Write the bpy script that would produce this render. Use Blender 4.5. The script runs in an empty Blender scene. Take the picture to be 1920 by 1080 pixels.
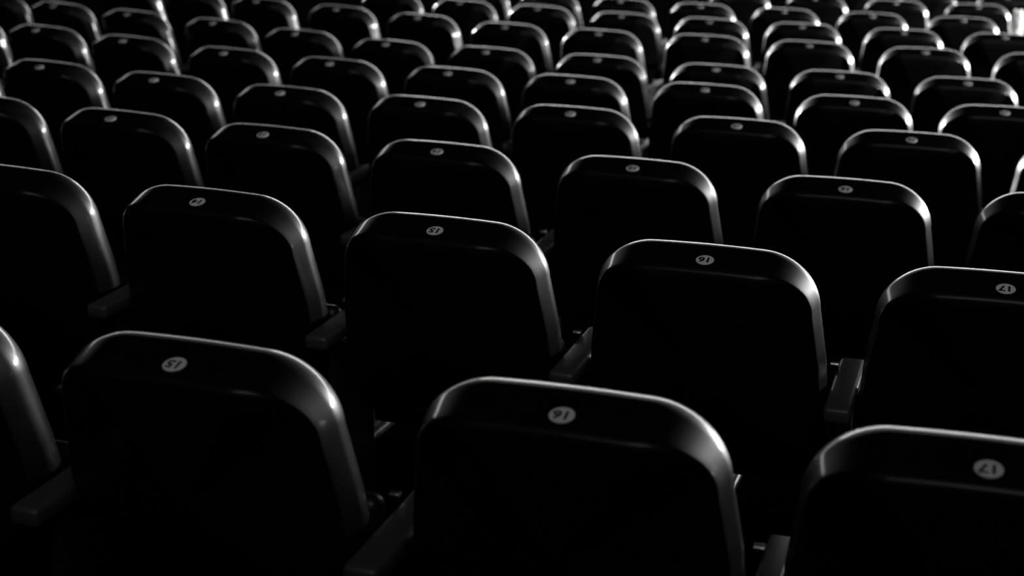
import bpy, bmesh, math
from mathutils import Vector, Matrix

# ------------------------------------------------------------------ camera, world, lights, exposure
scene = bpy.context.scene
col = scene.collection
Z0 = 2.383                                   # height of the lens above the lowest terrace
cam_d = bpy.data.cameras.new('camera')
cam = bpy.data.objects.new('camera', cam_d)
col.objects.link(cam)
PITCH, ROLL, F_PX = 0.330511, -0.0005997, 2976.85
cam_d.sensor_width = 36.0
cam_d.lens = F_PX / 1920 * 36.0
cam.matrix_world = Matrix.Translation((0, 0, Z0)) @ Matrix.Rotation(math.pi / 2 - PITCH, 4, 'X') @ Matrix.Rotation(ROLL, 4, 'Z')
cam_d.dof.use_dof = True
cam_d.dof.focus_distance = 2.72
cam_d.dof.aperture_fstop = 4.2
cam_d.clip_start = 0.05
scene.camera = cam

world = bpy.data.worlds.new('dark_hall')
scene.world = world
world.use_nodes = True
world.node_tree.nodes['Background'].inputs['Color'].default_value = (1, 1, 1, 1)
world.node_tree.nodes['Background'].inputs['Strength'].default_value = 0.0004


def area(name, loc, target, sx, sy, power, spread=180):
    d = bpy.data.lights.new(name, 'AREA')
    d.shape = 'RECTANGLE'
    d.size, d.size_y, d.energy = sx, sy, power
    d.spread = math.radians(spread)
    o = bpy.data.objects.new(name, d)
    o.location = loc
    o.rotation_euler = (Vector(target) - Vector(loc)).to_track_quat('-Z', 'Y').to_euler()
    col.objects.link(o)


def lamp(name, loc, r, power):
    d = bpy.data.lights.new(name, 'POINT')
    d.shadow_soft_size, d.energy = r, power
    o = bpy.data.objects.new(name, d)
    o.location = loc
    col.objects.link(o)


def spot(name, loc, target, r, power, cone, blend):
    d = bpy.data.lights.new(name, 'SPOT')
    d.shadow_soft_size, d.energy = r, power
    d.spot_size, d.spot_blend = math.radians(cone), blend
    o = bpy.data.objects.new(name, d)
    o.location = loc
    o.rotation_euler = (Vector(target) - Vector(loc)).to_track_quat('-Z', 'Y').to_euler()
    col.objects.link(o)


area('stage_wash', (7.0, 21.0, 2.6), (2.0, 0, 1.2), 18.0, 1.5, 820)
area('stage_wash_left', (-5.5, 19.5, 2.1), (0.5, 2.0, 1.2), 8.0, 0.8, 80)
area('stage_wash_right', (15.5, 17.5, 1.35), (0.0, 3.0, 1.2), 7.0, 0.7, 6500)
spot('side_lamp_right', (8.5, 8.5, 1.2), (-1.5, 8.5, 1.0), 0.09, 4500, 46, 0.4)
spot('aisle_lamp_right', (9.0, 3.0, 1.9), (1.5, 8.0, 1.0), 0.09, 2600, 66, 0.5)
spot('stage_lamp_left', (-3.5, 15.5, 1.2), (2.2, 7.0, 1.0), 0.09, 11000, 24, 0.35)
area('house_fill', (2.0, 0.0, 8.0), (1.8, 7.5, 1.0), 10.0, 7.0, 38, 60)

vs = scene.view_settings
vs.view_transform = 'Standard'
vs.look = 'None'
vs.gamma = 1.0
vs.use_curve_mapping = False
vs.exposure = 0.0


# ------------------------------------------------------------------ materials
def material(name, color, rough, bump=0.0, bump_scale=200.0, coat=0.0, coat_rough=0.1, spec=0.5, var=0.0, metal=0.0):
    m = bpy.data.materials.new(name)
    m.use_nodes = True
    nt = m.node_tree
    b = nt.nodes['Principled BSDF']
    b.inputs['Base Color'].default_value = (*color, 1)
    b.inputs['Roughness'].default_value = rough
    b.inputs['Metallic'].default_value = metal
    b.inputs['Specular IOR Level'].default_value = spec
    b.inputs['Coat Weight'].default_value = coat
    b.inputs['Coat IOR'].default_value = 1.25
    b.inputs['Coat Roughness'].default_value = coat_rough
    tc = nt.nodes.new('ShaderNodeTexCoord')
    if bump:
        n = nt.nodes.new('ShaderNodeTexNoise')
        n.inputs['Scale'].default_value = bump_scale
        n.inputs['Detail'].default_value = 3
        nt.links.new(tc.outputs['Object'], n.inputs['Vector'])
        bp = nt.nodes.new('ShaderNodeBump')
        bp.inputs['Strength'].default_value = bump
        bp.inputs['Distance'].default_value = 0.001
        nt.links.new(n.outputs['Fac'], bp.inputs['Height'])
        nt.links.new(bp.outputs['Normal'], b.inputs['Normal'])
    if var:
        n2 = nt.nodes.new('ShaderNodeTexNoise')
        n2.inputs['Scale'].default_value = 14
        n2.inputs['Detail'].default_value = 6
        nt.links.new(tc.outputs['Object'], n2.inputs['Vector'])
        mr = nt.nodes.new('ShaderNodeMapRange')
        mr.inputs['From Min'].default_value = 0.35
        mr.inputs['From Max'].default_value = 0.65
        mr.inputs['To Min'].default_value = rough - var
        mr.inputs['To Max'].default_value = rough + var
        nt.links.new(n2.outputs['Fac'], mr.inputs['Value'])
        nt.links.new(mr.outputs['Result'], b.inputs['Roughness'])
    return m


M_SHELL = material('black_plastic', (0.004, 0.004, 0.004), 0.42, bump=0.05, bump_scale=200, var=0.04, coat=0.7, coat_rough=0.12, spec=0.15)
M_PAN = material('dark_seat_plastic', (0.010, 0.010, 0.010), 0.4, bump=0.2)
M_BADGE = material('pale_badge', (0.88, 0.88, 0.88), 0.7)
M_DIGIT = material('black_print', (0.008, 0.008, 0.008), 0.7)
M_ARM = material('dark_grey_armrest', (0.048, 0.048, 0.048), 0.45, bump=0.3, bump_scale=300)
M_METAL = material('dark_metal', (0.03, 0.03, 0.03), 0.35, metal=0.6)
M_BOLT = material('steel_bolt', (0.5, 0.5, 0.5), 0.3, metal=1.0)
M_FLOOR = material('dark_carpet', (0.0015, 0.0015, 0.0015), 1.0, bump=0.5, bump_scale=150, spec=0.0)
M_WALL = material('black_painted_wall', (0.002, 0.002, 0.002), 1.0, bump=0.3, bump_scale=40, spec=0.0)
M_CLOTH = material('white_paper', (0.8, 0.8, 0.8), 0.8, bump=0.3, bump_scale=60)


_p = M_CLOTH.node_tree.nodes['Principled BSDF']
_p.inputs['Subsurface Weight'].default_value = 1.0
_p.inputs['Subsurface Radius'].default_value = (1, 1, 1)
_p.inputs['Subsurface Scale'].default_value = 0.06


# ------------------------------------------------------------------ mesh helpers
def mesh_from(name, verts, faces, mat, smooth=True):
    me = bpy.data.meshes.new(name)
    me.from_pydata(verts, [], faces)
    bm = bmesh.new()
    bm.from_mesh(me)
    bmesh.ops.recalc_face_normals(bm, faces=bm.faces)
    bm.to_mesh(me)
    bm.free()
    me.materials.append(mat)
    if smooth:
        me.polygons.foreach_set('use_smooth', [True] * len(me.polygons))
    return me


def rounded_box(name, sx, sy, sz, r, mat, seg=3, move=(0, 0, 0), taper=None):
    bm = bmesh.new()
    bmesh.ops.create_cube(bm, size=1)
    for v in bm.verts:
        v.co = Vector((v.co.x * sx, v.co.y * sy, v.co.z * sz))
        if taper:
            taper(v)
    bmesh.ops.bevel(bm, geom=list(bm.edges), offset=r, segments=seg, profile=0.5, affect='EDGES')
    bmesh.ops.translate(bm, verts=bm.verts, vec=move)
    me = bpy.data.meshes.new(name)
    bm.to_mesh(me)
    bm.free()
    me.materials.append(mat)
    me.polygons.foreach_set('use_smooth', [True] * len(me.polygons))
    return me


def loft(name, rings, mat, cap_first=None, cap_last=None):
    n = len(rings[0])
    verts, faces = [], []
    for r in rings:
        verts += [tuple(p) for p in r]
    for k in range(len(rings) - 1):
        for i in range(n):
            j = (i + 1) % n
            faces.append((k * n + i, k * n + j, (k + 1) * n + j, (k + 1) * n + i))
    if cap_first:
        verts.append(cap_first)
        c = len(verts) - 1
        faces += [(c, (i + 1) % n, i) for i in range(n)]
    if cap_last:
        verts.append(cap_last)
        c = len(verts) - 1
        b = (len(rings) - 1) * n
        faces += [(c, b + i, b + (i + 1) % n) for i in range(n)]
    return mesh_from(name, verts, faces, mat)


# ------------------------------------------------------------------ floor: curved terraces stepping down to the stage
SEATS = {
    1: (-0.753, 14, [(-1, -0.901, 2.063, -0.364), (0, -0.432, 1.891, -0.340), (1, 0.059, 1.728, -0.315), (2, 0.522, 1.580, -0.291)]),
    2: (-0.845, 13, [(-1, -1.077, 3.163, -0.393), (0, -0.612, 2.977, -0.367), (1, -0.141, 2.783, -0.341), (2, 0.333, 2.608, -0.315), (3, 0.807, 2.454, -0.290)]),
    3: (-0.968, 11, [(-1, -1.548, 4.451, -0.444), (0, -1.094, 4.242, -0.417), (1, -0.651, 4.054, -0.390), (2, -0.188, 3.870, -0.363), (3, 0.290, 3.705, -0.336), (4, 0.764, 3.514, -0.309), (5, 1.242, 3.368, -0.281)]),
    4: (-1.059, 9, [(-1, -2.075, 5.676, -0.503), (0, -1.634, 5.442, -0.474), (1, -1.191, 5.217, -0.446), (2, -0.742, 5.006, -0.417), (3, -0.285, 4.840, -0.389), (4, 0.176, 4.702, -0.360), (5, 0.656, 4.538, -0.332), (6, 1.126, 4.366, -0.303), (7, 1.605, 4.223, -0.275)]),
    5: (-1.158, 7, [(-1, -2.459, 7.024, -0.559), (0, -2.032, 6.765, -0.529), (1, -1.601, 6.507, -0.499), (2, -1.139, 6.232, -0.469), (3, -0.696, 6.010, -0.439), (4, -0.237, 5.823, -0.409), (5, 0.211, 5.674, -0.379), (6, 0.681, 5.523, -0.349), (7, 1.165, 5.311, -0.319), (8, 1.630, 5.153, -0.288)]),
    6: (-1.253, 6, [(-1, -2.726, 8.311, -0.615), (0, -2.313, 8.030, -0.583), (1, -1.882, 7.778, -0.551), (2, -1.417, 7.511, -0.519), (3, -0.989, 7.219, -0.487), (4, -0.555, 6.948, -0.456), (5, -0.111, 6.766, -0.424), (6, 0.357, 6.583, -0.392), (7, 0.827, 6.375, -0.360), (8, 1.302, 6.232, -0.328), (9, 1.773, 6.095, -0.297)]),
    7: (-1.299, 5, [(-2, -2.196, 9.031, -0.615), (-1, -1.783, 8.750, -0.581), (0, -1.361, 8.482, -0.547), (1, -0.907, 8.212, -0.514), (2, -0.471, 7.942, -0.480), (3, -0.035, 7.672, -0.446), (4, 0.409, 7.482, -0.412), (5, 0.895, 7.333, -0.379), (6, 1.350, 7.167, -0.345), (7, 1.835, 6.995, -0.311), (8, 2.314, 6.850, -0.277)]),
    8: (-1.392, 8, [(-1, -0.728, 9.277, -0.541), (0, -0.295, 9.027, -0.505), (1, 0.140, 8.816, -0.469), (2, 0.590, 8.560, -0.432), (3, 1.043, 8.380, -0.396), (4, 1.504, 8.217, -0.360), (5, 1.990, 8.039, -0.324), (6, 2.463, 7.899, -0.287)]),
    9: (-1.462, 9, [(-2, -0.229, 10.018, -0.537), (-1, 0.205, 9.771, -0.498), (0, 0.649, 9.540, -0.460), (1, 1.104, 9.338, -0.421), (2, 1.567, 9.153, -0.382), (3, 2.038, 8.987, -0.343), (4, 2.515, 8.838, -0.304)]),
    10: (-1.523, 12, [(-2, 1.450, 10.239, -0.425), (-1, 1.910, 10.042, -0.383), (0, 2.377, 9.865, -0.341), (1, 2.843, 9.703, -0.299)]),
    11: (-1.600, 13, [(0, 2.280, 10.833, -0.379), (1, 2.786, 10.686, -0.331), (2, 3.286, 10.567, -0.284)]),
}
BADGE_Z = 0.86
CENTRE = Vector((6.363, 21.10))
ROW_D = [1.665, 2.596, 3.602, 4.494, 5.413, 6.327, 7.222, 8.261, 9.169, 10.138, 11.03]


def floor_mesh():
    ra = math.atan2(-21.10, -6.363)
    edges = [22.04 - d + 0.22 for d in ROW_D]
    prof = [(edges[0] + 1.6, SEATS[1][0] + 0.09), (edges[0], SEATS[1][0] + 0.09)]
    for k in range(1, 12):
        h = SEATS[k][0]
        prof.append((edges[k - 1], h))
        prof.append((edges[k] if k < 11 else edges[10] - 3.0, h))
    prof = [(r, h + Z0 - BADGE_Z) for r, h in prof]
    prof += [(prof[-1][0], prof[-1][1] - 0.25), (prof[0][0], prof[-1][1] - 0.25)]
    n = 72
    rings = []
    for i in range(n + 1):
        a = ra + math.radians(-26 + 52 * i / n)
        rings.append([(CENTRE.x + r * math.cos(a), CENTRE.y + r * math.sin(a), z) for r, z in prof])
    m = len(prof)
    verts = [p for r in rings for p in r]
    faces = [(i * m + j, (i + 1) * m + j, (i + 1) * m + (j + 1) % m, i * m + (j + 1) % m) for i in range(n) for j in range(m)]
    faces += [tuple(range(m)), tuple(n * m + j for j in range(m))]
    return mesh_from('floor', verts, faces, M_FLOOR, smooth=False)


def structure(name, me):
    o = bpy.data.objects.new(name, me)
    o['kind'] = 'structure'
    col.objects.link(o)


def slab(name, lo, hi, mat):
    v = [(x, y, z) for x in (lo[0], hi[0]) for y in (lo[1], hi[1]) for z in (lo[2], hi[2])]
    f = [(0, 1, 3, 2), (4, 6, 7, 5), (0, 4, 5, 1), (2, 3, 7, 6), (0, 2, 6, 4), (1, 5, 7, 3)]
    return mesh_from(name, v, f, mat, smooth=False)


structure('floor', floor_mesh())
structure('floor_stage', slab('floor_stage', (-15, -8, -0.50), (23, 26, -0.33), M_FLOOR))
structure('wall_front', slab('wall_front', (-15, 26, -0.5), (23, 26.2, 11), M_WALL))
structure('wall_back', slab('wall_back', (-15, -8.2, -0.5), (23, -8, 11), M_WALL))
structure('wall_left', slab('wall_left', (-15.2, -8, -0.5), (-15, 26, 11), M_WALL))
structure('wall_right', slab('wall_right', (23, -8, -0.5), (23.2, 26, 11), M_WALL))
structure('ceiling', slab('ceiling', (-15, -8, 11), (23, 26, 11.2), M_WALL))

# ------------------------------------------------------------------ one seat and its parts (local frame: x right, y towards the stage, z up)
CREST_Y, CREST_Z, SHIFT_X = 0.056, 0.8710, -0.008
LEAN = math.tan(math.radians(11))


def outline():
    """crest outline of the backrest, (x, z, nx, nz) all round"""
    zt, zb, R, Rb = CREST_Z, 0.43, 0.106, 0.07
    CROWN = 0.008
    half = lambda z: 0.2015 + 0.14 * (zt - R - z) if z > zt - R - 0.10 else min(0.2215, 0.2155 + 0.06 * (zt - R - 0.10 - z))
    pts = []
    wt = half(zt - R)
    nt = 14
    for i in range(nt + 1):                                   # top, left to right
        x = (wt - R) * (-1 + 2 * i / nt)
        pts.append((x, zt - CROWN * (x / wt) ** 2))
    zc = zt - CROWN * ((wt - R) / wt) ** 2 - R
    for i in range(1, 15):                                    # right top corner
        a = math.pi / 2 * (1 - i / 14)
        pts.append((wt - R + R * math.cos(a), zc + R * math.sin(a)))
    zs = zb + Rb
    for i in range(1, 9):
        z = zc + (zs - zc) * i / 8
        pts.append((half(z) , z))
    wb = half(zs)
    for i in range(1, 8):
        a = -math.pi / 2 * i / 7
        pts.append((wb - Rb + Rb * math.cos(a), zs + Rb * math.sin(a)))
    right = [p for p in pts if p[0] > 1e-6]
    top_mid = [p for p in pts if abs(p[0]) <= 1e-6]
    full = top_mid + right + [(0.08, zb), (0.0, zb), (-0.08, zb)] + [(-x, z) for x, z in reversed(right)]
    full = [(x + SHIFT_X, z) for x, z in full]
    n = len(full)
    out = []
    for i in range(n):
        a, b = full[i - 1], full[(i + 1) % n]
        tx, tz = b[0] - a[0], b[1] - a[1]
        l = math.hypot(tx, tz)
        out.append((full[i][0], full[i][1], -tz / l, tx / l))
    return out


def shell_mesh():
    ol = outline()
    cz = 0.66

    def ring(y, inset, scale=1.0, dome=0.0):
        r = []
        for x, z, nx, nz in ol:
            s = 1.0
            if y < 0:                                        # the shell is deepest along its top and wraps forward at the sides
                s = 0.5 + 0.5 * max(0.0, -nz) ** 2.2
                s = 1.0 - (1.0 - s) * scale ** 1.6
            yy = y * s
            px, pz = x + nx * inset * s, z + nz * inset * s
            px, pz = SHIFT_X + (px - SHIFT_X) * scale, cz + (pz - cz) * scale
            r.append((px, CREST_Y + yy + (CREST_Z - pz) * LEAN, pz))
        return r
    # normals from outline() point inwards or outwards: make sure inset goes inwards
    x, z, nx, nz = ol[0]
    sgn = 1 if nz < 0 else -1
    ol = [(x, z, sgn * nx, sgn * nz) for x, z, nx, nz in ol]
    # one generatrix from the front face over the crest and down the flange to the rear face: (forward offset, inset, normal angle)
    prof = []
    def sweep(y, i, r, a0, a1, n):
        # arc; angle 90 deg faces the stage, 0 deg faces outwards, -90 deg faces the rear
        a0, a1 = math.radians(a0), math.radians(a1)
        cy, ci = y - r * math.sin(a0), i + r * math.cos(a0)
        for k in range(1, n + 1):
            a = a0 + (a1 - a0) * k / n
            prof.append((cy + r * math.sin(a), ci - r * math.cos(a)))
        return prof[-1]
    RC, A0 = 0.070, 58
    p = (RC * math.sin(math.radians(A0)), RC * (1 - math.cos(math.radians(A0))))
    prof.append(p)
    p = sweep(p[0], p[1], RC, A0, 0, 14)
    p = sweep(p[0], p[1], RC, 0, -12, 4)
    p = sweep(p[0], p[1], 2.5, -12, -13.5, 4)
    p = sweep(p[0], p[1], 0.020, -13.5, -84, 8)
    rings = [ring(0.026, 0.060, 0.35), ring(0.034, 0.060, 0.75), ring(0.050, 0.050), ring(0.060, 0.037)]
    rings += [ring(y, i) for y, i in prof]
    yb, ib = p
    rings.append(ring(yb - 0.002, ib + 0.006))
    rings.append(ring(yb - 0.0035, ib, 0.90))
    rings.append(ring(yb - 0.0045, ib, 0.78))
    rings.append(ring(yb - 0.005, ib, 0.64))
    rings.append(ring(yb - 0.006, ib, 0.50))
    rings.append(ring(yb - 0.007, ib, 0.22))
    lean_c = CREST_Y + (CREST_Z - cz) * LEAN
    return loft('backrest', rings, M_SHELL, cap_first=(SHIFT_X, lean_c + 0.024, cz), cap_last=(SHIFT_X, lean_c + yb - 0.0075, cz))


def disc_mesh(name, r, h, mat, n=32):
    rings = []
    for rad, z in ((r, 0), (r, h * 0.7), (r * 0.96, h)):
        rings.append([(rad * math.cos(2 * math.pi * i / n), rad * math.sin(2 * math.pi * i / n), z) for i in range(n)])
    me = loft(name, rings, mat, cap_first=(0, 0, 0), cap_last=(0, 0, h))
    me.polygons.foreach_set('use_smooth', [False] * len(me.polygons))
    return me


NUMERALS = {}


def numeral_mesh(n):
    if n not in NUMERALS:
        c = bpy.data.curves.new('numeral', 'FONT')
        c.body = str(n)
        c.size = 0.0225
        c.align_x, c.align_y = 'CENTER', 'CENTER'
        c.extrude = 0.0002
        c.offset = 0.0007
        c.resolution_u = 4
        o = bpy.data.objects.new('numeral_source', c)
        col.objects.link(o)
        dg = bpy.context.evaluated_depsgraph_get()
        me = bpy.data.meshes.new_from_object(o.evaluated_get(dg))
        col.objects.unlink(o)
        bpy.data.objects.remove(o)
        me.name = 'numeral'
        me.materials.clear()
        me.materials.append(M_DIGIT)
        NUMERALS[n] = me
    return NUMERALS[n]


def pan_mesh():
    def taper(v):
        v.co.x *= 1.0 if v.co.z < 0 else 0.94
    me = rounded_box('seat_pan', 0.37, 0.046, 0.18, 0.020, M_PAN, 4, taper=taper)
    rot = Matrix.Translation((SHIFT_X, 0.250, 0.49)) @ Matrix.Rotation(math.radians(-11), 4, 'X')
    me.transform(rot)
    return me


ME = {
    'backrest': shell_mesh(),
    'number_badge': disc_mesh('number_badge', 0.0158, 0.0016, M_BADGE),
    'seat_pan': pan_mesh(),
    'armrest': rounded_box('armrest', 0.050, 0.26, 0.030, 0.009, M_ARM, 4, move=(0, 0.125, 0.60)),
    'arm_support': rounded_box('arm_support', 0.022, 0.17, 0.56, 0.008, M_METAL, 2, move=(0, 0.14, 0.305)),
    'foot': rounded_box('foot', 0.044, 0.30, 0.025, 0.006, M_METAL, 2, move=(0, 0.14, 0.0125)),
    'cross_beam': rounded_box('cross_beam', 0.40, 0.05, 0.05, 0.006, M_METAL, 2, move=(0, 0.165, 0.42)),
    'hinge_bolt': None,
}
hb = disc_mesh('hinge_bolt', 0.007, 0.014, M_BOLT, 16)
hb.transform(Matrix.Translation((0.205, 0.205, 0.615)) @ Matrix.Rotation(math.pi / 2, 4, 'Y'))
ME['hinge_bolt'] = hb
BADGE_TILT = math.radians(12.5)


def part(name, me, parent, mat=None):
    o = bpy.data.objects.new(name, me)
    o.parent = parent
    if mat is not None:
        o.matrix_local = mat
    col.objects.link(o)
    return o


ORD = ['first', 'second', 'third', 'fourth', 'fifth', 'sixth', 'seventh', 'eighth', 'ninth', 'tenth', 'eleventh', 'twelfth']
badge_m = Matrix.Translation((0, 0, BADGE_Z + 0.0004)) @ Matrix.Rotation(BADGE_TILT, 4, 'X')
num_m = Matrix.Translation((0, 0, 0.0017)) @ Matrix.Rotation(math.pi, 4, 'Z')


def make_seat(k, n, x, y, ang, z, label, spacing=0.5):
    root = bpy.data.objects.new('theatre_seat', None)
    root.location = (x, y, z)
    root.rotation_euler = (0, 0, ang)
    root.empty_display_size = 0.2
    root['label'] = label
    root['category'] = 'seat'
    root['group'] = 'auditorium seats in curved rows'
    col.objects.link(root)
    for nm in ('backrest', 'seat_pan', 'cross_beam', 'armrest', 'arm_support', 'foot', 'hinge_bolt'):
        m = None
        if nm in ('armrest', 'arm_support', 'foot'):                 # they fill the gap to the next seat of the row
            gap = spacing - 2 * 0.2235
            w = min(1.0, (gap - 0.004) / 0.050) if nm == 'armrest' else min(1.0, gap / 0.050)
            m = Matrix.Translation((spacing / 2 + SHIFT_X, 0, 0)) @ Matrix.Diagonal((w, 1, 1, 1))
        part(nm, ME[nm], root, m)
    b = part('number_badge', ME['number_badge'], root, badge_m)
    b['label'] = 'round pale grey number badge'
    part('numeral', numeral_mesh(n), b, num_m)
    return root


BEYOND = {1: 1, 2: 2, 3: 2, 4: 2, 5: 2, 6: 1, 10: 1}             # seats of the same rows standing past the right edge of the frame
for k, (h, n0, lst) in SEATS.items():
    full = [p[1:] for p in lst]
    for _ in range(BEYOND.get(k, 0)):
        (xa, ya, aa), (xb, yb, ab) = full[-2], full[-1]
        full.append((2 * xb - xa, 2 * yb - ya, 2 * ab - aa))
    for j, (x, y, ang) in enumerate(full):
        gapn = math.hypot(full[j + 1][0] - x, full[j + 1][1] - y) if j + 1 < len(full) else 0.5
        where = '%s from the left in the %s row from the camera' % (ORD[j], ORD[k - 1])
        label = 'black plastic theatre seat, ' + where
        if k == 2 and 1 <= j <= 4:                                       # the four seats whose numbers can be read
            label = 'black theatre seat with badge %d, %s from the left in second row from camera' % (n0 + j, ORD[j])
        make_seat(k, n0 + j, x, y, ang, h + Z0 - BADGE_Z, label, gapn)


# ------------------------------------------------------------------ crumpled white paper wedged between two seats at the right edge
def paper_mesh():
    bm = bmesh.new()
    bmesh.ops.create_icosphere(bm, subdivisions=5, radius=1.0)
    from mathutils import noise
    for v in bm.verts:
        d = v.co.normalized()
        a = noise.noise(d * 1.7 + Vector((3.1, 0.4, 1.2)))
        ridge = 1 - abs(noise.noise(d * 3.2 + Vector((0.3, 5.2, 2.2)))) * 2
        fine = 1 - abs(noise.noise(d * 7.5 + Vector((7.3, 1.2, 4.2)))) * 2
        r = 0.80 + 0.30 * a + 0.20 * ridge + 0.09 * fine
        taper = 0.62 + 0.38 * (d.z + 1) / 2
        v.co = Vector((d.x * r * 0.050 * taper, d.y * r * 0.050 * taper, d.z * r * 0.092))
    me = bpy.data.meshes.new('crumpled_paper')
    bm.to_mesh(me)
    bm.free()
    me.materials.append(M_CLOTH)
    me.polygons.foreach_set('use_smooth', [True] * len(me.polygons))
    return me


px, py, pang = 2.843, 9.703, -0.299
paper = bpy.data.objects.new('crumpled_paper', paper_mesh())
lx, ly = PAPER_XY = (0.245, 0.240)
paper.location = (px + lx * math.cos(pang) - ly * math.sin(pang), py + lx * math.sin(pang) + ly * math.cos(pang),
                  SEATS[10][0] + Z0 - BADGE_Z + 0.6165 - min(v.co.z for v in paper.data.vertices))
paper['label'] = 'crumpled white paper stuffed between two far seats at the right edge'
paper['category'] = 'paper'
col.objects.link(paper)
